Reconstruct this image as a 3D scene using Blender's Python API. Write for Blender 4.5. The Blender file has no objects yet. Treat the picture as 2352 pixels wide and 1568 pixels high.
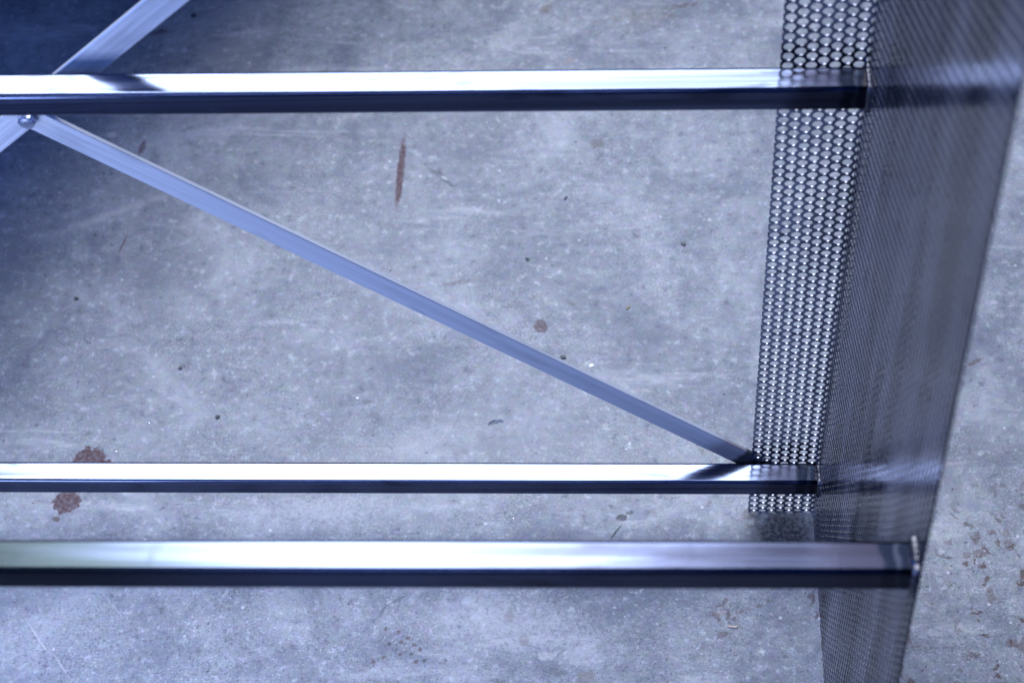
import bpy, bmesh, math, random
from mathutils import Vector, Matrix
random.seed(7)
scn = bpy.context.scene
COL = scn.collection

# ------------------------------------------------------------------ camera
cd = bpy.data.cameras.new('camera')
cam = bpy.data.objects.new('camera', cd); COL.objects.link(cam)
right = Vector((0.99762579, 0.03082004, -0.06158652))
up = Vector((0.01030774, 0.81737404, 0.57601513))
back = Vector((0.06809203, -0.57528237, 0.81511574))
m = Matrix((right, up, back)).transposed().to_4x4()
m.translation = Vector((-0.16445, -0.99767, 1.71174))
cam.matrix_world = m
cd.sensor_fit = 'HORIZONTAL'; cd.sensor_width = 36.0
cd.lens = 4500 / 2352 * 36.0
cd.clip_start = 0.01; cd.clip_end = 100
cd.dof.use_dof = True; cd.dof.focus_distance = 1.78; cd.dof.aperture_fstop = 7.0
scn.camera = cam

# ------------------------------------------------------------------ world, lamps, exposure
w = bpy.data.worlds.new('World'); scn.world = w; w.use_nodes = True
bg = w.node_tree.nodes['Background']
bg.inputs[0].default_value = (0.02, 0.13, 0.62, 1); bg.inputs[1].default_value = 0.72
scn.view_settings.view_transform = 'Standard'
scn.view_settings.look = 'None'
scn.view_settings.exposure = 0.0
scn.view_settings.gamma = 1.0

def area(name, loc, aim, sx, sy, power, color, shape='RECTANGLE', spread=180):
    l = bpy.data.lights.new(name, 'AREA'); l.shape = shape; l.size = sx; l.size_y = sy
    l.energy = power; l.color = color; l.spread = math.radians(spread)
    o = bpy.data.objects.new(name, l); COL.objects.link(o); o.location = loc
    o.rotation_euler = (Vector(aim) - Vector(loc)).to_track_quat('-Z', 'Y').to_euler()
    return o
area('key_lamp', (-0.62, 1.27, 2.36), (-0.14, 0.00, 0.0), 1.9, 1.75, 30, (0.87, 0.92, 1.0), 'ELLIPSE', 68)
area('blue_lamp', (-1.05, -0.62, 0.42), (-0.70, 0.0, 0.40), 0.5, 0.3, 6.2, (0.48, 0.60, 1.0), 'RECTANGLE', 150)
area('side_fill', (-2.3, -0.75, 1.3), (-0.95, -0.15, 0.0), 0.9, 0.9, 20, (0.04, 0.22, 1.0), 'RECTANGLE', 110)  # unseen blue fill, added to tint the left floor
area('front_lamp', (-1.3, -2.3, 2.5), (-0.7, 0.0, 0.3), 2.6, 0.26, 7, (0.55, 0.64, 1.0), 'RECTANGLE', 120)

# ------------------------------------------------------------------ node helpers
class NT:
    def __init__(s, name):
        s.m = bpy.data.materials.new(name); s.m.use_nodes = True
        s.t = s.m.node_tree; s.t.nodes.clear()
        s.out = s.n('ShaderNodeOutputMaterial'); s.b = s.n('ShaderNodeBsdfPrincipled')
        s.l(s.b.outputs[0], s.out.inputs[0])
    def n(s, k, **p):
        x = s.t.nodes.new(k)
        for a, v in p.items(): setattr(x, a, v)
        return x
    def l(s, a, b): s.t.links.new(a, b)
    def put(s, sock, v):
        if hasattr(v, 'links') or isinstance(v, bpy.types.NodeSocket): s.l(v, sock)
        else: sock.default_value = v
    def math(s, op, a, b=0.0, c=None, clamp=False):
        x = s.n('ShaderNodeMath', operation=op); x.use_clamp = clamp
        s.put(x.inputs[0], a); s.put(x.inputs[1], b)
        if c is not None: s.put(x.inputs[2], c)
        return x.outputs[0]
    def noise(s, vec, scale, detail=4, rough=.55, dist=0.0, col=False):
        x = s.n('ShaderNodeTexNoise'); s.l(vec, x.inputs['Vector'])
        x.inputs['Scale'].default_value = scale; x.inputs['Detail'].default_value = detail
        x.inputs['Roughness'].default_value = rough; x.inputs['Distortion'].default_value = dist
        return x.outputs['Color' if col else 'Fac']
    def step(s, v, a, b, lo=0.0, hi=1.0, smooth=True):
        x = s.n('ShaderNodeMapRange'); x.interpolation_type = 'SMOOTHSTEP' if smooth else 'LINEAR'
        s.put(x.inputs[0], v); s.put(x.inputs[1], a); s.put(x.inputs[2], b)
        x.inputs[3].default_value = lo; x.inputs[4].default_value = hi
        return x.outputs[0]
    def mix(s, f, a, b, mode='MIX'):
        x = s.n('ShaderNodeMix', data_type='RGBA', blend_type=mode)
        s.put(x.inputs[0], f)
        for i, v in ((6, a), (7, b)):
            if isinstance(v, tuple): x.inputs[i].default_value = (*v, 1)
            else: s.l(v, x.inputs[i])
        return x.outputs[2]
    def scale(s, vec, sc, rot=(0, 0, 0), loc=(0, 0, 0)):
        x = s.n('ShaderNodeMapping'); s.l(vec, x.inputs[0])
        x.inputs['Scale'].default_value = sc; x.inputs['Rotation'].default_value = rot; x.inputs['Location'].default_value = loc
        return x.outputs[0]

# ------------------------------------------------------------------ floor material
def mark_group():
    g = bpy.data.node_groups.new('floor_mark', 'ShaderNodeTree')
    for nm, ty in (('Vector', 'NodeSocketVector'), ('Center', 'NodeSocketVector'), ('Angle', 'NodeSocketFloat'),
                   ('Size', 'NodeSocketVector'), ('Rough', 'NodeSocketFloat'), ('Noise', 'NodeSocketFloat'),
                   ('Soft', 'NodeSocketFloat'), ('Strength', 'NodeSocketFloat')):
        g.interface.new_socket(nm, in_out='INPUT', socket_type=ty)
    g.interface.new_socket('Mask', in_out='OUTPUT', socket_type='NodeSocketFloat')
    N = g.nodes; L = g.links
    i = N.new('NodeGroupInput'); o = N.new('NodeGroupOutput')
    sub = N.new('ShaderNodeVectorMath'); sub.operation = 'SUBTRACT'; L.new(i.outputs[0], sub.inputs[0]); L.new(i.outputs[1], sub.inputs[1])
    rot = N.new('ShaderNodeVectorRotate'); rot.rotation_type = 'Z_AXIS'; L.new(sub.outputs[0], rot.inputs['Vector']); L.new(i.outputs[2], rot.inputs['Angle'])
    dv = N.new('ShaderNodeVectorMath'); dv.operation = 'DIVIDE'; L.new(rot.outputs[0], dv.inputs[0]); L.new(i.outputs[3], dv.inputs[1])
    ln = N.new('ShaderNodeVectorMath'); ln.operation = 'LENGTH'; L.new(dv.outputs[0], ln.inputs[0])
    ns = N.new('ShaderNodeMath'); ns.operation = 'SUBTRACT'; L.new(i.outputs[5], ns.inputs[0]); ns.inputs[1].default_value = 0.5
    ma = N.new('ShaderNodeMath'); ma.operation = 'MULTIPLY_ADD'; L.new(ns.outputs[0], ma.inputs[0]); L.new(i.outputs[4], ma.inputs[1]); L.new(ln.outputs['Value'], ma.inputs[2])
    a = N.new('ShaderNodeMath'); a.operation = 'SUBTRACT'; a.inputs[0].default_value = 1.0; L.new(i.outputs[6], a.inputs[1])
    mr = N.new('ShaderNodeMapRange'); mr.interpolation_type = 'SMOOTHSTEP'
    L.new(ma.outputs[0], mr.inputs[0]); L.new(a.outputs[0], mr.inputs[1]); mr.inputs[2].default_value = 1.0
    mr.inputs[3].default_value = 1.0; mr.inputs[4].default_value = 0.0
    mu = N.new('ShaderNodeMath'); mu.operation = 'MULTIPLY'; L.new(mr.outputs[0], mu.inputs[0]); L.new(i.outputs[7], mu.inputs[1])
    L.new(mu.outputs[0], o.inputs[0])
    return g

RED = (0.046, 0.014, 0.019); BROWN = (0.062, 0.036, 0.030); OCHRE = (0.10, 0.082, 0.055); DARK = (0.02, 0.022, 0.028)
GREY = (0.05, 0.053, 0.062); PALE = (0.38, 0.37, 0.36); SCR = (0.07, 0.078, 0.09); WARM = (0.26, 0.25, 0.23)
# x, y, half length, half width (m), angle (deg), edge roughness, softness, strength, colour
MARKS = [
 (-.443, .450, .064, .0052, 89, .6, .45, .95, RED), (-.277, .230, .0085, .0100, 0, 1.2, .25, .75, RED), (-.287, .215, .0080, .0012, 70, .6, .6, .6, BROWN),
 (-.268, .243, .0070, .0010, 45, .6, .6, .6, BROWN),
 (-.745, .062, .0200, .0200, 0, 1.0, .15, .93, RED), (-.727, .060, .0070, .0060, 0, 1.0, .2, .9, RED), (-.766, .054, .009, .005, 0, 1.0, .2, .9, RED),
 (-.761, .014, .0160, .0150, 10, .9, .15, .93, RED), (-.768, -.006, .0040, .0035, 0, .7, .2, .85, BROWN),
 (-.753, .679, .0170, .0050, 8, 1.2, .6, .7, BROWN), (-.750, .493, .0160, .0045, 82, 1.2, .5, .75, RED), (-.752, .350, .0180, .0016, 76, .8, .5, .85, RED),
 (-.218, .487, .0110, .0095, 0, 1.1, .5, .45, BROWN), (-.372, .290, .0320, .0045, 10, 1.5, .9, .45, BROWN),
 (-.115, .705, .0260, .0060, 12, 1.3, .8, .6, BROWN), (-.132, .690, .0100, .0050, 0, 1.3, .8, .6, BROWN), (-.281, .705, .0090, .0150, -30, 1.3, .8, .6, OCHRE),
 (-.400, .447, .0100, .0042, -30, 1.2, .4, .6, GREY), (-.389, .434, .0160, .0035, -38, 1.2, .5, .6, GREY), (-.392, .439, .0060, .0016, -35, .8, .5, .8, PALE),
 (-.789, .514, .0070, .0060, 0, .4, .4, .7, PALE), (-.770, .395, .10, .010, 25, 2.2, .9, .35, PALE), (-.243, .258, .0130, .0030, -45, 1.2, .6, .35, BROWN),
 (-.190, -.007, .0065, .0048, 0, .9, .3, .8, DARK), (-.196, -.023, .0120, .0015, 55, .9, .3, .85, DARK), (-.182, -.001, .0042, .0024, 20, .9, .3, .7, DARK),
 (-.360, .118, .042, .0009, 73, .4, .8, .6, SCR), (-.440, .079, .070, .0008, 1, .5, .8, .55, SCR), (-.360, .150, .030, .0008, 48, .5, .8, .4, SCR),
 (-.765, -.140, .030, .0014, -52, .8, .6, .65, PALE), (-.735, -.172, .022, .0014, -52, .8, .6, .5, PALE), (-.695, -.105, .035, .0009, -48, .8, .6, .5, PALE),
 (-.412, -.100, .016, .0017, 32, .4, .4, .65, SCR), (-.425, -.113, .011, .0015, 62, .4, .4, .55, SCR),
 (.160, -.049, .0085, .0055, 15, 1.4, .3, .6, BROWN), (.147, -.051, .005, .004, 0, 1.4, .3, .5, BROWN), (.158, -.032, .005, .008, 0, 1.4, .3, .5, BROWN), (.178, .178, .014, .0030, 28, 1.4, .5, .7, BROWN),
 (.182, .150, .0035, .0045, 0, 1, .4, .6, GREY),
 (.165, -.095, .0055, .011, 10, 1.4, .4, .55, BROWN), (.195, -.150, .012, .013, 0, 1.6, .3, .55, BROWN), (.180, -.146, .008, .005, 0, 1.6, .3, .55, BROWN),
 (.190, -.040, .006, .007, 0, 1.6, .3, .5, BROWN), (.188, -.027, .005, .005, 0, 1.6, .3, .5, OCHRE),
 (-.262, -.160, .012, .0065, 10, 1.6, .4, .5, PALE), (-.285, -.143, .007, .007, 0, 1.6, .3, .5, BROWN), (-.300, -.118, .006, .008, 0, 1.4, .3, .55, RED),
 (-.225, -.183, .011, .009, 0, 1.6, .3, .45, OCHRE), (-.255, -.176, .014, .005, -15, 1.6, .3, .5, GREY), (-.168, -.138, .028, .0011, -18, .8, .5, .55, SCR), (-.105, -.108, .040, .0009, -12, .8, .6, .5, SCR),
 (-.500, .003, .110, .030, 4, 2.6, 1.0, .42, (.40, .40, .41)), (-.285, -.130, .120, .040, -8, 2.8, 1.0, .38, (.40, .40, .41)), (-.400, .085, .120, .035, 12, 2.8, 1.0, .30, (.38, .38, .39)),
 (-.470, .300, .10, .030, -35, 2.8, 1.0, .25, (.34, .34, .35)), (-.62, -.02, .06, .02, 10, 2.4, 1.0, .3, GREY), (-.16, .12, .07, .03, -20, 2.4, 1.0, .28, GREY),
 (-.166, .690, .07, .035, 10, 1.6, 1.0, .30, OCHRE), (.120, .56, .05, .02, 60, 1.6, 1.0, .22, OCHRE), (-.655, .640, .050, .045, 70, 1.4, .9, .35, WARM),
 (-.031, -.026, .050, .042, 12, .5, .7, 1.0, (.006, .008, .014)), (-.062, -.004, .012, .008, 0, 1.5, .6, .5, BROWN), (-.700, .520, .012, .005, 15, 1.4, .7, .5, GREY),  # first: flange foot stain, with the contact shadow painted in
 (-.352, .072, .006, .004, 0, 1.4, .5, .3, GREY), (-.452, .118, .009, .006, -20, 1.6, .6, .35, GREY), (-.458, .135, .007, .0035, 10, 1.6, .5, .5, GREY),
 (-.428, .032, .014, .0018, 6, 1.1, .4, .55, SCR), (-.405, .030, .010, .0016, -20, 1.1, .4, .55, SCR),
]
for dx, dy in ((-14, 12), (-6, 10), (-11, 2), (-4, 3), (0, 6), (4, 1), (8, -2), (3, -5), (-4, -5), (11, -9), (-14, -7), (-20, -10), (6, -10)):
    MARKS.append((-.398 + dx * .0016, -.150 + dy * .0016, random.uniform(.0022, .0034), random.uniform(.0018, .0026), random.uniform(20, 90), .8, .3, .72, DARK if dx % 2 else BROWN))

def floor_material():
    s = NT('stained_concrete')
    pos = s.n('ShaderNodeNewGeometry').outputs['Position']
    n_big = s.noise(pos, 2.3, 4, .55, .4)
    n_mid = s.noise(pos, 11, 6, .62, .6)
    n_sm = s.noise(pos, 95, 6, .7, .15)
    n_fine = s.noise(pos, 420, 4, .7)
    brushed = s.noise(s.scale(pos, (45, 110, 1), (0, 0, math.radians(28))), 1.0, 5, .65, .6)
    c = s.mix(s.step(n_mid, .32, .68), (.130, .139, .158), (.225, .232, .240))
    c = s.mix(s.step(n_big, .35, .65, 0, .55), c, (.165, .172, .185))
    c = s.mix(s.step(brushed, .45, .75, 0, .28), c, (.28, .285, .295))
    c = s.mix(s.step(n_sm, .53, .68, 0, .55), c, (.33, .335, .345))
    c = s.mix(s.step(n_sm, .46, .32, 0, .60), c, (.085, .092, .11))
    vary = s.step(s.noise(pos, 8, 5, .6), .35, .65, .25, 1.0)
    c = s.mix(s.math('MULTIPLY', vary, s.step(n_fine, .53, .68, 0, .50)), c, (.40, .40, .41))
    c = s.mix(s.math('MULTIPLY', vary, s.step(n_fine, .47, .32, 0, .55)), c, (.065, .07, .085))
    cloud = s.noise(pos, 6.5, 9, .68, .5)
    c = s.mix(s.step(cloud, .50, .68, 0, .45), c, (.30, .305, .32))
    c = s.mix(s.step(cloud, .50, .34, 0, .45), c, (.085, .095, .125))
    scuff = s.noise(s.scale(pos, (4, 22, 1), (0, 0, -.55)), 1.0, 7, .7, .5)
    c = s.mix(s.step(scuff, .56, .70, 0, .45), c, (.34, .34, .345))
    # slight hue mottling
    hue = s.noise(pos, 120, 3, .6, 0, True)
    c = s.mix(.16, c, hue, 'SOFT_LIGHT')
    # worn, scaled laitance towards the front, with brown pits
    sep = s.n('ShaderNodeSeparateXYZ'); s.l(pos, sep.inputs[0])
    front = s.step(s.math('ADD', sep.outputs[1], s.math('MULTIPLY', n_mid, .25)), .19, -.02)
    wear = s.noise(pos, 150, 8, .8, .25)
    patch = s.step(s.noise(pos, 22, 5, .65, .2), .40, .66)
    w2 = s.noise(pos, 260, 5, .75, .1)
    c = s.mix(s.math('MULTIPLY', front, s.math('MULTIPLY', s.math('ADD', s.math('MULTIPLY', patch, .7), .25), s.step(wear, .55, .63, 0, .8))), c, (.36, .36, .365))
    c = s.mix(s.math('MULTIPLY', front, s.math('MULTIPLY', s.math('SUBTRACT', 1.05, s.math('MULTIPLY', patch, .6)), s.step(w2, .46, .38, 0, .6))), c, (.07, .075, .09))
    pit = s.noise(pos, 58, 5, .6, .8)
    zone = s.noise(pos, 7, 2, .5)
    rust_zone = s.math('MULTIPLY', s.step(sep.outputs[0], -.36, .12), s.step(sep.outputs[1], .15, -.12))
    c = s.mix(s.math('MULTIPLY', s.math('MULTIPLY', rust_zone, s.step(zone, .42, .56)), s.step(pit, .575, .62, 0, .72)), c, BROWN)
    # sparse pale and dark flecks
    v = s.n('ShaderNodeTexVoronoi'); v.inputs['Scale'].default_value = 55; s.l(pos, v.inputs['Vector'])
    sc = s.n('ShaderNodeSeparateColor'); s.l(v.outputs['Color'], sc.inputs[0])
    fl = s.math('MULTIPLY', s.step(v.outputs['Distance'], .13, .06), s.step(sc.outputs[0], .86, .9))
    c = s.mix(s.math('MULTIPLY', fl, .45), c, (.45, .45, .46))
    fd = s.math('MULTIPLY', s.step(v.outputs['Distance'], .15, .05), s.step(sc.outputs[1], .88, .92))
    c = s.mix(s.math('MULTIPLY', fd, .7), c, (.08, .09, .11))
    v2 = s.n('ShaderNodeTexVoronoi'); v2.inputs['Scale'].default_value = 14; s.l(s.scale(pos, (1, 1, 1), (0, 0, .5)), v2.inputs['Vector'])
    s2 = s.n('ShaderNodeSeparateColor'); s.l(v2.outputs['Color'], s2.inputs[0])
    dist = s.math('ADD', v2.outputs['Distance'], s.math('MULTIPLY', s.math('SUBTRACT', n_sm, .5), .25))
    c = s.mix(s.math('MULTIPLY', s.step(dist, .16, .05), s.step(s2.outputs[0], .72, .9, 0, .45)), c, (.15, .16, .20))
    c = s.mix(s.math('MULTIPLY', s.step(dist, .12, .05), s.step(s2.outputs[1], .80, .9, 0, .35)), c, (.28, .21, .19))
    # fine hair scratches
    for rot, thr in ((.35, .016), (1.15, .012), (2.2, .012)):
        wv = s.noise(s.scale(pos, (2.0, 26, 1), (0, 0, rot)), 1.0, 2, .5, .6)
        gate = s.noise(s.scale(pos, (7, 7, 7), (0, 0, rot)), 1.0, 2, .5)
        line = s.math('MULTIPLY', s.step(s.math('ABSOLUTE', s.math('SUBTRACT', wv, .5)), thr * .22, 0), s.step(gate, .55, .62))
        c = s.mix(s.math('MULTIPLY', line, .55), c, (.13, .15, .18))
    gm = s.n('ShaderNodeGamma'); s.l(c, gm.inputs[0]); gm.inputs[1].default_value = 1.35
    c = s.mix(1.0, gm.outputs[0], (1.66, 1.66, 1.66), 'MULTIPLY')
    # individual marks
    g = mark_group(); mn = s.noise(pos, 190, 3, .65); inner = s.noise(pos, 260, 4, .75)
    wob = s.n('ShaderNodeVectorMath', operation='MULTIPLY_ADD'); s.l(s.noise(pos, 60, 2, .5, 0, True), wob.inputs[0])
    wob.inputs[1].default_value = (.002, .002, 0)
    sb = s.n('ShaderNodeVectorMath', operation='SUBTRACT'); s.l(pos, sb.inputs[0]); sb.inputs[1].default_value = (.001, .001, 0)
    s.l(sb.outputs[0], wob.inputs[2])
    grain = s.step(inner, .30, .62, .55, 1.0)
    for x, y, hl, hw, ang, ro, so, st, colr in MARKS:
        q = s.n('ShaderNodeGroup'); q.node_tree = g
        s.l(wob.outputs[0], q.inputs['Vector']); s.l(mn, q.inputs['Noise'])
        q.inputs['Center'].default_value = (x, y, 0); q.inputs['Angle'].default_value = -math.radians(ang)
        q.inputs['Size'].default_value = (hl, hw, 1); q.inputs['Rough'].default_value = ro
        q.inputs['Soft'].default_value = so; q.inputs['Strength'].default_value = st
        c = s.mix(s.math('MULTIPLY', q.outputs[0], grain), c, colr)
    s.l(c, s.b.inputs['Base Color'])
    s.l(s.step(n_mid, .3, .7, .48, .66), s.b.inputs['Roughness'])
    s.b.inputs['Specular IOR Level'].default_value = .16
    h = s.math('ADD', s.math('MULTIPLY', n_fine, .5), s.math('MULTIPLY', wear, .8))
    bp = s.n('ShaderNodeBump'); bp.inputs['Strength'].default_value = .35; bp.inputs['Distance'].default_value = .0012
    s.l(h, bp.inputs['Height']); s.l(bp.outputs[0], s.b.inputs['Normal'])
    return s.m

# ------------------------------------------------------------------ steel materials
def steel(name, base, rough, streak=(1.2, 260, 260), heat_shade=None, metal=1.0, oil=0.0, bump=.10, var=1.0, dull=0.0):
    s = NT(name)
    pos = s.n('ShaderNodeTexCoord').outputs['Object']
    st = s.noise(s.scale(pos, streak), 1.0, 5, .6)
    st2 = s.noise(s.scale(pos, tuple(v * .35 for v in streak)), 1.0, 3, .55, .2)
    blotch = s.noise(pos, 14, 5, .6, .8)
    c = s.mix(s.step(st, .35, .65), tuple(b * (1 - .25 * var) for b in base), tuple(min(1, b * (1 + .2 * var)) for b in base))
    c = s.mix(s.step(st2, .50, .64, 0, .88 * var), c, tuple(b * .50 for b in base))
    c = s.mix(s.step(blotch, .60, .72, 0, .35 * var), c, tuple(b * .6 for b in base))
    smear = s.noise(s.scale(pos, (9, 60, 60)), 1.0, 5, .6, 1.0)
    c = s.mix(s.step(smear, .56, .68, 0, .85 * var), c, tuple(b * .42 for b in base))
    r = s.math('ADD', s.step(st, .3, .7, rough * .8, rough * 1.25), s.step(blotch, .55, .75, 0, .10))
    if oil:
        sep = s.n('ShaderNodeSeparateXYZ'); s.l(pos, sep.inputs[0])
        o_ = s.math('ADD', sep.outputs[0], s.math('MULTIPLY', s.math('SUBTRACT', st2, .5), .25))
        c = s.mix(s.step(o_, -oil + .16, -oil - .06, 0, .95), c, (base[0] * .13, base[1] * .15, base[2] * .09))
    if dull:
        sep = s.n('ShaderNodeSeparateXYZ'); s.l(pos, sep.inputs[0])
        d_ = s.math('ADD', sep.outputs[0], s.math('MULTIPLY', s.math('SUBTRACT', smear, .5), .30))
        c = s.mix(s.step(d_, -.34, -.10, 0, dull), c, (base[0] * .22, base[1] * .18, base[2] * .17))
    if heat_shade:
        x0, sign = heat_shade
        sep = s.n('ShaderNodeSeparateXYZ'); s.l(pos, sep.inputs[0])
        d = s.math('MULTIPLY', s.math('SUBTRACT', x0, sep.outputs[0]), sign)   # distance from rail weld or brace end
        d = s.math('ADD', d, s.math('MULTIPLY', s.math('SUBTRACT', s.noise(pos, 60, 4, .6), .5), .014))
        c = s.mix(s.step(d, .066, .042, 0, .65), c, (base[0] * .26, base[1] * .20, base[2] * .20))
        c = s.mix(s.step(d, .024, .019, 0, .9), c, (.006, .009, .018))
        ring = s.math('MULTIPLY', s.step(d, .0135, .012), s.step(d, .0085, .0100))
        c = s.mix(s.math('MULTIPLY', ring, .7), c, (.035, .04, .06))
        c = s.mix(s.step(d, .005, .003, 0, .8), c, (.05, .045, .05))
        r = s.math('ADD', r, s.step(d, .07, .03, 0, .16))
    s.l(c, s.b.inputs['Base Color']); s.l(r, s.b.inputs['Roughness'])
    s.b.inputs['Metallic'].default_value = metal
    bp = s.n('ShaderNodeBump'); bp.inputs['Strength'].default_value = bump; bp.inputs['Distance'].default_value = .0004
    s.l(st, bp.inputs['Height']); s.l(bp.outputs[0], s.b.inputs['Normal'])
    return s.m

M_floor = floor_material()
M_bar = steel('cold_rolled_steel', (.092, .110, .178), .17, heat_shade=(0.0, 1))
M_bar_oil = steel('oily_cold_rolled_steel', (.092, .110, .178), .17, heat_shade=(0.0, 1), oil=.50, dull=.72)
M_brace = steel('satin_flat_steel', (.50, .52, .56), .40, streak=(3.0, 420, 420), metal=.40, bump=.04, var=.28, heat_shade=(1.635, 1))  # dark end of the brace is rail shade painted into the colour
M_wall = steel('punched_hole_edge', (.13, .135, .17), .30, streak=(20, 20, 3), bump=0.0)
M_flange = steel('perforated_steel_flange', (.36, .41, .54), .20, streak=(20, 20, 3), bump=0.0)  # same sheet as the panel; front light painted in as a lighter blue
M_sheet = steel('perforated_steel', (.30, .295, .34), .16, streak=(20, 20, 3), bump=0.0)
M_weld = steel('weld_steel', (.085, .085, .10), .35, streak=(150, 150, 150))
M_zinc = steel('zinc_bolt_steel', (.55, .60, .72), .22, streak=(90, 90, 90))

def simple(name, a, b, rough=.6, scale=400, metal=0.0):
    s = NT(name); pos = s.n('ShaderNodeTexCoord').outputs['Object']
    s.l(s.mix(s.step(s.noise(pos, scale, 3), .35, .65), a, b), s.b.inputs['Base Color'])
    s.b.inputs['Roughness'].default_value = rough; s.b.inputs['Metallic'].default_value = metal
    return s.m
M_grit_dark = simple('dark_grit', (.012, .014, .018), (.04, .045, .055), .5)
M_grit_pale = simple('pale_grit', (.55, .55, .56), (.75, .75, .75), .35)
M_wood = simple('pale_wood', (.36, .27, .19), (.46, .36, .27), .6, 900)
M_swarf = simple('bright_swarf', (.5, .5, .5), (.75, .75, .76), .25, 600, 1.0)
M_blocker = simple('blocker_dark', (.03, .035, .05), (.045, .05, .065), .4, 40)
M_leaf = simple('dry_leaf', (.10, .10, .035), (.18, .16, .06), .7, 700)

# ------------------------------------------------------------------ object helpers
def link(name, me, mat, parent=None):
    o = bpy.data.objects.new(name, me); COL.objects.link(o)
    if mat and not me.materials: me.materials.append(mat)
    if parent: o.parent = parent
    return o
def from_bm(name, bm, mat, parent=None, smooth=False):
    bmesh.ops.recalc_face_normals(bm, faces=bm.faces)
    me = bpy.data.meshes.new(name); bm.to_mesh(me); bm.free()
    if smooth: me.polygons.foreach_set('use_smooth', [True] * len(me.polygons))
    return link(name, me, mat, parent)
def tag(o, label, cat, group=None):
    o['label'] = label; o['category'] = cat
    if group: o['group'] = group

# ------------------------------------------------------------------ concrete floor
bm = bmesh.new(); bmesh.ops.create_grid(bm, x_segments=2, y_segments=2, size=6)
floor = from_bm('floor', bm, M_floor); floor['kind'] = 'structure'

# ------------------------------------------------------------------ perforated sheet
P = 0.010; R = 0.0041; CW = P * math.sqrt(3) / 2; T = 0.0018
def clip_poly(poly, u0, u1, z0, z1):
    for ax, lim, sg in ((0, u0, 1), (0, u1, -1), (1, z0, 1), (1, z1, -1)):
        out = []
        for i in range(len(poly)):
            a, b = poly[i], poly[(i + 1) % len(poly)]
            da, db = (a[ax] - lim) * sg, (b[ax] - lim) * sg
            if da >= 0: out.append(a)
            if (da >= 0) != (db >= 0):
                t = da / (da - db); out.append((a[0] + (b[0] - a[0]) * t, a[1] + (b[1] - a[1]) * t))
        poly = out
        if not poly: return poly
    return poly
def perforated(name, u0, u1, z1, place, nseg, parent, mat):
    """sheet in unfolded coordinates (u across, z up); place(u, z, side) -> xyz, side 0 front, 1 back"""
    V = []; F = []; S = []; cache = {}
    def vid(u, z, side, kind):
        k = (round(u, 6), round(z, 6), side, kind)
        i = cache.get(k)
        if i is None: i = len(V); V.append(place(u, z, side)); cache[k] = i
        return i
    c0 = -0.0586
    k0 = int(math.floor((u0 - c0) / CW)) - 1; k1 = int(math.ceil((u1 - c0) / CW)) + 1
    ang = [2 * math.pi * i / nseg for i in range(nseg)]
    unit = [(math.cos(a), math.sin(a)) for a in ang]
    outer = [5e-3 / math.cos(math.radians((math.degrees(a) % 60) - 30)) for a in ang]
    nrow = int(z1 / P) + 2
    for k in range(k0, k1 + 1):
        cu = c0 + CW * k
        for j in range(-1, nrow):
            cz = .0042 + P * j - (P / 2 if k % 2 else 0)
            if cu + .0058 < u0 or cu - .0058 > u1 or cz + .0058 < 0 or cz - .0058 > z1: continue
            inside = cu - .0058 > u0 and cu + .0058 < u1 and cz - .0058 > 0 and cz + .0058 < z1
            for i in range(nseg):
                i2 = (i + 1) % nseg
                a = (cu + unit[i][0] * outer[i], cz + unit[i][1] * outer[i]); b = (cu + unit[i2][0] * outer[i2], cz + unit[i2][1] * outer[i2])
                c = (cu + unit[i2][0] * R, cz + unit[i2][1] * R); d = (cu + unit[i][0] * R, cz + unit[i][1] * R)
                q = [a, b, c, d]
                if not inside: q = clip_poly(q, u0, u1, 0, z1)
                if len(q) >= 3:
                    F.append([vid(*p, 0, 0) for p in q]); S.append(False)
                    F.append([vid(*p, 1, 0) for p in reversed(q)]); S.append(False)
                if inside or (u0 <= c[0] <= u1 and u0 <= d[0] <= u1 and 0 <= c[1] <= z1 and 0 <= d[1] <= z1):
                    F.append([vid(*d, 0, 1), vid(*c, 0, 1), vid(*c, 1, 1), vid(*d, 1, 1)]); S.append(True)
    # cut edges between the holes
    def edge(p, q, n):
        for i in range(n):
            a = (p[0] + (q[0] - p[0]) * i / n, p[1] + (q[1] - p[1]) * i / n); b = (p[0] + (q[0] - p[0]) * (i + 1) / n, p[1] + (q[1] - p[1]) * (i + 1) / n)
            mid = ((a[0] + b[0]) / 2, (a[1] + b[1]) / 2)
            kk = round((mid[0] - c0) / CW); hit = False
            for k in (kk - 1, kk, kk + 1):
                off = .0042 - (P / 2 if k % 2 else 0); jj = round((mid[1] - off) / P)
                if math.hypot(mid[0] - c0 - CW * k, mid[1] - off - P * jj) < R: hit = True
            if not hit:
                F.append([vid(*a, 0, 2), vid(*b, 0, 2), vid(*b, 1, 2), vid(*a, 1, 2)]); S.append(True)
    edge((u0, 0), (u0, z1), int(z1 / .001)); edge((u1, 0), (u1, z1), int(z1 / .001)); edge((u0, 0), (u1, 0), int((u1 - u0) / .0005))
    edge((u0, z1), (u1, z1), int((u1 - u0) / .0005))
    me = bpy.data.meshes.new(name); me.from_pydata(V, [], F); me.update()
    me.polygons.foreach_set('use_smooth', S)
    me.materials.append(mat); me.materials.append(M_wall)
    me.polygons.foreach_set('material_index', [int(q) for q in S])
    return link(name, me, mat, parent)

TOP = 1.20
WID = 1.282                       # clear width between the two side panels
frame = bpy.data.objects.new('shelving_frame', None); COL.objects.link(frame)
frame.location = (0, 0, 0)
tag(frame, 'bare steel frame with perforated side panel, square tube rails and flat diagonal braces on concrete', 'metal frame')

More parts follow.
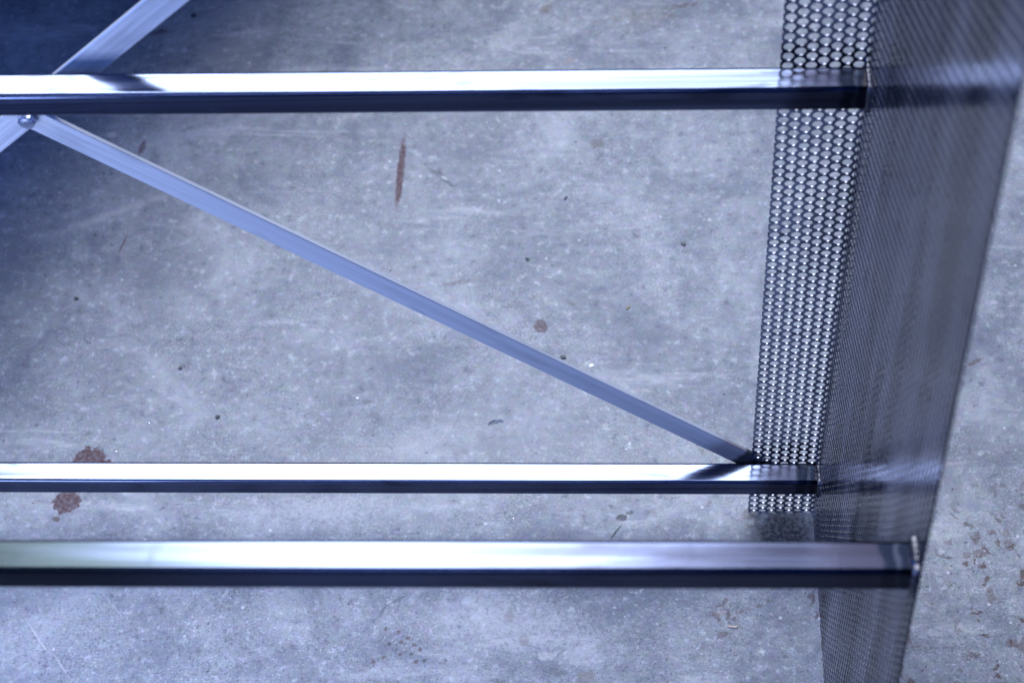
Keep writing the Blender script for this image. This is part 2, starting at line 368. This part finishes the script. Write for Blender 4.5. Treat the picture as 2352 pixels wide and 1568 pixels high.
def p_flange(u, z, s): return (u, .0013 * s, z)
def p_panel(u, z, s):
    k = 1 - .045 * max(0, z - .5) / .6
    return (T * s, -u * k, z)
flange = perforated('back_flange', -.0642, 0.0, TOP, p_flange, 24, frame, M_flange)
panel = perforated('side_panel', 0.0, .4235, TOP, p_panel, 18, frame, M_sheet)
# bend joining flange and panel: quarter round strip
def bend(parent):
    bm = bmesh.new(); n = 5; rows = []
    for z in (0, TOP):
        rows.append([[bm.verts.new((T * r * math.sin(a), T * r * math.cos(a), z)) for a in [math.pi / 2 * i / n for i in range(n + 1)]] for r in (1.0,)][0])
    for i in range(n): bm.faces.new((rows[0][i], rows[0][i + 1], rows[1][i + 1], rows[1][i]))
    return from_bm('bend', bm, M_sheet, parent, True)
bnd = bend(frame)
for src in (flange, panel, bnd):                       # far side panel: same sheet, handed
    c = src.copy(); COL.objects.link(c); c.parent = frame; c.scale = (-1, 1, 1); c.location = (-WID, 0, 0)

# ------------------------------------------------------------------ square tube rails
def tube(name, a, b, s, mat, rr=.0032):
    """a, b: centre of the top front edge line at both ends; tube lies behind and below it"""
    bm = bmesh.new(); n = 5; prof = []
    for cx, cz, a0 in ((s - rr, -rr, 0), (rr, -rr, 90), (rr, -s + rr, 180), (s - rr, -s + rr, 270)):
        for i in range(n + 1):
            t = math.radians(a0 + 90 * i / n); prof.append((cx + rr * math.cos(t), cz + rr * math.sin(t)))
    L = (Vector(b) - Vector(a)); N = 24; rings = []
    for j in range(N + 1):
        f = j / N; p = Vector(a) + L * f
        rings.append([bm.verts.new((p.x, p.y + y, p.z + z)) for y, z in prof])
    m_ = len(prof)
    for j in range(N):
        for i in range(m_): bm.faces.new((rings[j][i], rings[j][(i + 1) % m_], rings[j + 1][(i + 1) % m_], rings[j + 1][i]))
    bm.faces.new(rings[0]); bm.faces.new(list(reversed(rings[-1])))
    o = from_bm(name, bm, mat, frame)
    for f in o.data.polygons: f.use_smooth = f.area < .0003 and len(f.vertices) == 4
    return o
SQ = .0234
def weld(parent, x, y, z, s, big=1.0):
    """lumpy fillet round the rail end"""
    bm = bmesh.new(); path = []
    seg = 14
    for i in range(seg): path.append((y, z - s + s * i / seg))
    for i in range(seg): path.append((y + s * i / seg, z))
    for i in range(seg): path.append((y + s, z - s * i / seg))
    for i in range(seg): path.append((y + s - s * i / seg, z - s))
    rings = []
    for i, (py, pz) in enumerate(path):
        cy, cz = y + s / 2, z - s / 2
        d = Vector((0, py - cy, pz - cz)); d.normalize()
        r = .0022 * big * (1 + .22 * math.sin(i * 2.1)) * random.uniform(.85, 1.15)
        rings.append([bm.verts.new((x - .0004 - r * math.sin(t), py + d.y * r * math.cos(t) * .9, pz + d.z * r * math.cos(t) * .9)) for t in [math.pi * q / 5 - .15 for q in range(7)]])
    for i in range(len(rings)):
        a, b = rings[i], rings[(i + 1) % len(rings)]
        for q in range(6): bm.faces.new((a[q], a[q + 1], b[q + 1], b[q]))
    return from_bm('weld_bead', bm, M_weld, parent, True)
rails = []
for y0, zl, zr, mt in ((-.0238, .6545, .6440, M_bar), (-.0238, .1025, .0925, M_bar), (-.4180, .6475, .6415, M_bar_oil)):
    sl = (zl - zr) / .660
    r = tube('rail', (-WID + .0005, y0, zr + sl * WID), (-.0005, y0, zr), SQ, mt); rails.append(r)
    weld(r, 0, y0, zr, SQ, 1.5 if y0 < -.1 else 1.0)
for r in rails: r['label'] = 'square steel tube rail'
rails[0]['label'] = 'upper back square tube rail'; rails[1]['label'] = 'lower back square tube rail'; rails[2]['label'] = 'front square tube rail'

# ------------------------------------------------------------------ flat cross braces and bolt
def brace(a, b, wdt, y0, th):
    A = Vector((a[0], 0, a[1])); B = Vector((b[0], 0, b[1])); d = (B - A).normalized(); nrm = Vector((-d.z, 0, d.x))
    L = (B - A).length
    bm = bmesh.new(); N = 30; e = .0006; rings = []
    prof = [(-wdt / 2 + e, 0), (wdt / 2 - e, 0), (wdt / 2, e), (wdt / 2, th - e), (wdt / 2 - e, th), (-wdt / 2 + e, th), (-wdt / 2, th - e), (-wdt / 2, e)]
    for j in range(N + 1):
        rings.append([bm.verts.new((L * j / N, t, q)) for q, t in prof])
    for j in range(N):
        for i in range(8): bm.faces.new((rings[j][i], rings[j][(i + 1) % 8], rings[j + 1][(i + 1) % 8], rings[j + 1][i]))
    bm.faces.new(rings[0]); bm.faces.new(list(reversed(rings[-1])))
    o = from_bm('cross_brace', bm, M_brace, frame)
    o.matrix_local = Matrix(((d.x, 0, nrm.x, A.x), (0, 1, 0, y0), (d.z, 0, nrm.z, A.z), (0, 0, 0, 1)))
    return o
cx, cz = -.6385, .6015
dB = Vector((-.0635 - cx, .0885 - cz)).normalized(); dA = Vector((-.492 - cx, .7305 - cz)).normalized()
def pt(d, l): return (cx + d.x * l, cz + d.y * l)
b1 = brace(pt(dB, -.86), pt(dB, .800), .0225, .0020, .0042)
b2 = brace(pt(dA, -.78), pt(dA, .84), .0225, .0066, .0042)
b1['label'] = 'flat brace falling to the right from the bolt'; b2['label'] = 'flat brace rising to the right behind the upper rail'
def bolt():
    bm = bmesh.new()
    def ring(r, y, n=24, hexa=False):
        out = []
        for i in range(n):
            a = 2 * math.pi * i / n + .2
            rr = r / math.cos(((math.degrees(a) % 60) - 30) * math.pi / 180) if hexa else r
            out.append(bm.verts.new((cx + rr * math.cos(a), y, cz + rr * math.sin(a))))
        return out
    # washer collar, hexagonal head, chamfer, cap
    R_ = [ring(.0075, .0020), ring(.0075, .0008), ring(.0064, .0006, hexa=True), ring(.0064, -.0036, hexa=True), ring(.0058, -.0046), ring(.003, -.0050)]
    for a, b in zip(R_, R_[1:]):
        for i in range(24): bm.faces.new((a[i], a[(i + 1) % 24], b[(i + 1) % 24], b[i]))
    bm.faces.new(R_[-1])
    return from_bm('bolt', bm, M_zinc, frame)
bolt()

# ------------------------------------------------------------------ things and grit on the floor
def chip(name, x, y, sx, sy, sz, rot, mat, seed):
    rnd = random.Random(seed); bm = bmesh.new(); bmesh.ops.create_icosphere(bm, subdivisions=2, radius=1)
    for v in bm.verts:
        f = rnd.uniform(.72, 1.15); v.co = Vector((v.co.x * sx * .85 * f, v.co.y * sy * .85 * f, max(-.25, v.co.z) * sz * .6 * f))
    o = from_bm(name, bm, mat); o.location = (x, y, sz * .25); o.rotation_euler = (0, 0, rot)
    return o
peb = [(-.294, .321, .0036, .0024, 'oval black crumb on concrete midway between upper rail and diagonal brace'),
       (-.253, .407, .0034, .0018, 'small black crumb on concrete, upper one of two right of the red streak'),
       (-.122, .339, .0042, .0028, 'black crumb on bare concrete nearest the perforated flange'),
       (-.616, .117, .0030, .0034, 'rounded black crumb on concrete above the lower back rail, left of centre'),
       (-.664, .180, .0032, .0028, 'jagged black crumb on concrete below the left part of the diagonal brace'),
       (-.252, .189, .0032, .0040, 'black crumb on concrete just above the diagonal brace beside a white one'),
       (-.793, .274, .0034, .0030, 'bluish black crumb near the left edge of the concrete floor'),
       (-.716, .705, .0050, .0042, 'large blurred black crumb on concrete at the top beside the rising brace')]
for i, (x, y, a, b, lab) in enumerate(peb):
    o = chip('black_crumb', x, y, a, b, .0022, random.uniform(0, 3), M_grit_dark, i); tag(o, lab, 'crumb', 'black crumbs on the floor')
wh = [(-.469, .139, .0022, .0019, 'small white chip on concrete left of centre above the lower rail'),
      (-.222, .178, .0034, .0025, 'oval white chip on concrete right of a black crumb above the brace')]
for i, (x, y, a, b, lab) in enumerate(wh):
    o = chip('white_chip', x, y, a, b, .0018, random.uniform(0, 3), M_grit_pale, 50 + i); tag(o, lab, 'chip', 'white chips on the floor')
o = chip('green_leaf_scrap', -.183, .253, .0042, .0018, .0015, .9, M_leaf, 77); tag(o, 'tiny olive green leaf scrap on concrete right of the red blot', 'leaf scrap')
# wood splinter
bm = bmesh.new()
prof = [(-.0046, -.0009), (.0040, -.0012), (.0050, .0008), (-.0038, .0011)]
lo = [bm.verts.new((x, y, .0002)) for x, y in prof]; hi = [bm.verts.new((x * .97, y * .8, .0014 + .0002 * i)) for i, (x, y) in enumerate(prof)]
for i in range(4): bm.faces.new((lo[i], lo[(i + 1) % 4], hi[(i + 1) % 4], hi[i]))
bm.faces.new(hi); bm.faces.new(list(reversed(lo)))
o = from_bm('wood_splinter', bm, M_wood); o.location = (-.084, -.129, 0); o.rotation_euler = (0, 0, -.1)
tag(o, 'short pale wood splinter lying on concrete below the front rail', 'splinter')
# curled metal shaving
bm = bmesh.new(); prev = None
for i in range(15):
    t = i / 14; x = (t - .5) * .016; y = .0022 * math.sin(t * 3.6) + t * .0045; z = .0009 + .0011 * math.sin(t * math.pi)
    cur = [bm.verts.new((x, y - .0007 * math.sin(math.pi * t + .2), z)), bm.verts.new((x, y + .0007, z + .0012)), bm.verts.new((x, y + .0009, z + .0006))]
    if prev:
        for a in range(3): bm.faces.new((prev[a], prev[(a + 1) % 3], cur[(a + 1) % 3], cur[a]))
    prev = cur
o = from_bm('metal_shaving', bm, M_swarf); o.location = (-.321, .104, 0); tag(o, 'thin bright curled metal shaving on concrete above the lower back rail', 'shaving')
# uncountable fine grit
def grit(name, mat, n, lo_, hi_, seed, pw):
    rnd = random.Random(seed); V = []; F = []
    for _ in range(n):
        x = rnd.uniform(-1.1, .45); y = rnd.uniform(-.35, .85)
        r = lo_ + (hi_ - lo_) * rnd.random() ** pw; a = rnd.uniform(0, 6.28); e = rnd.uniform(.5, 1)
        base = len(V); k = 5
        for q in range(k):
            t = a + 6.283 * q / k + rnd.uniform(-.3, .3); px, py = r * math.cos(t), r * e * math.sin(t)
            V.append((x + px, y + py, .0001)); V.append((x + px * .6, y + py * .6, r * rnd.uniform(.4, .8)))
        for q in range(k):
            q2 = (q + 1) % k; F.append((base + 2 * q, base + 2 * q2, base + 2 * q2 + 1, base + 2 * q + 1))
        F.append([base + 2 * q + 1 for q in range(k)])
    me = bpy.data.meshes.new(name); me.from_pydata(V, [], F); me.update()
    o = link(name, me, mat); o['kind'] = 'stuff'; return o
g1 = grit('bright_dust', M_swarf, 230, .0003, .0009, 3, 3); tag(g1, 'sparse bright metal dust scattered over the concrete', 'metal dust')
g2 = grit('dark_grit', M_grit_dark, 320, .0003, .0015, 4, 3); tag(g2, 'sparse dark grit scattered over the concrete', 'grit')

# ------------------------------------------------------------------ unseen bench shape, added outside the upper left corner to shade it
def box(name, x0, x1, y0, y1, z0, z1, mat, parent, bev=.003):
    bm = bmesh.new(); bmesh.ops.create_cube(bm, size=1)
    for v in bm.verts: v.co = Vector(((x0 + x1) / 2 + v.co.x * (x1 - x0), (y0 + y1) / 2 + v.co.y * (y1 - y0), (z0 + z1) / 2 + v.co.z * (z1 - z0)))
    bmesh.ops.bevel(bm, geom=bm.edges[:], offset=bev, segments=2, affect='EDGES')
    return from_bm(name, bm, mat, parent)
blocker = bpy.data.objects.new('shade_blocker', None); COL.objects.link(blocker); blocker.location = (-1.06, .82, 0)
blocker.rotation_euler = (0, 0, math.radians(54.8))
tag(blocker, 'unseen dark shade blocker added beyond the upper left corner of the floor', 'bench')  # no real bench, a shape added only to shade that corner
box('blocker_top', -.80, .95, -.36, .36, .472, .50, M_blocker, blocker)
for sx in (-.74, .84):
    for sy in (-.30, .25): box('blocker_leg', sx, sx + .05, sy, sy + .05, 0, .4715, M_blocker, blocker)
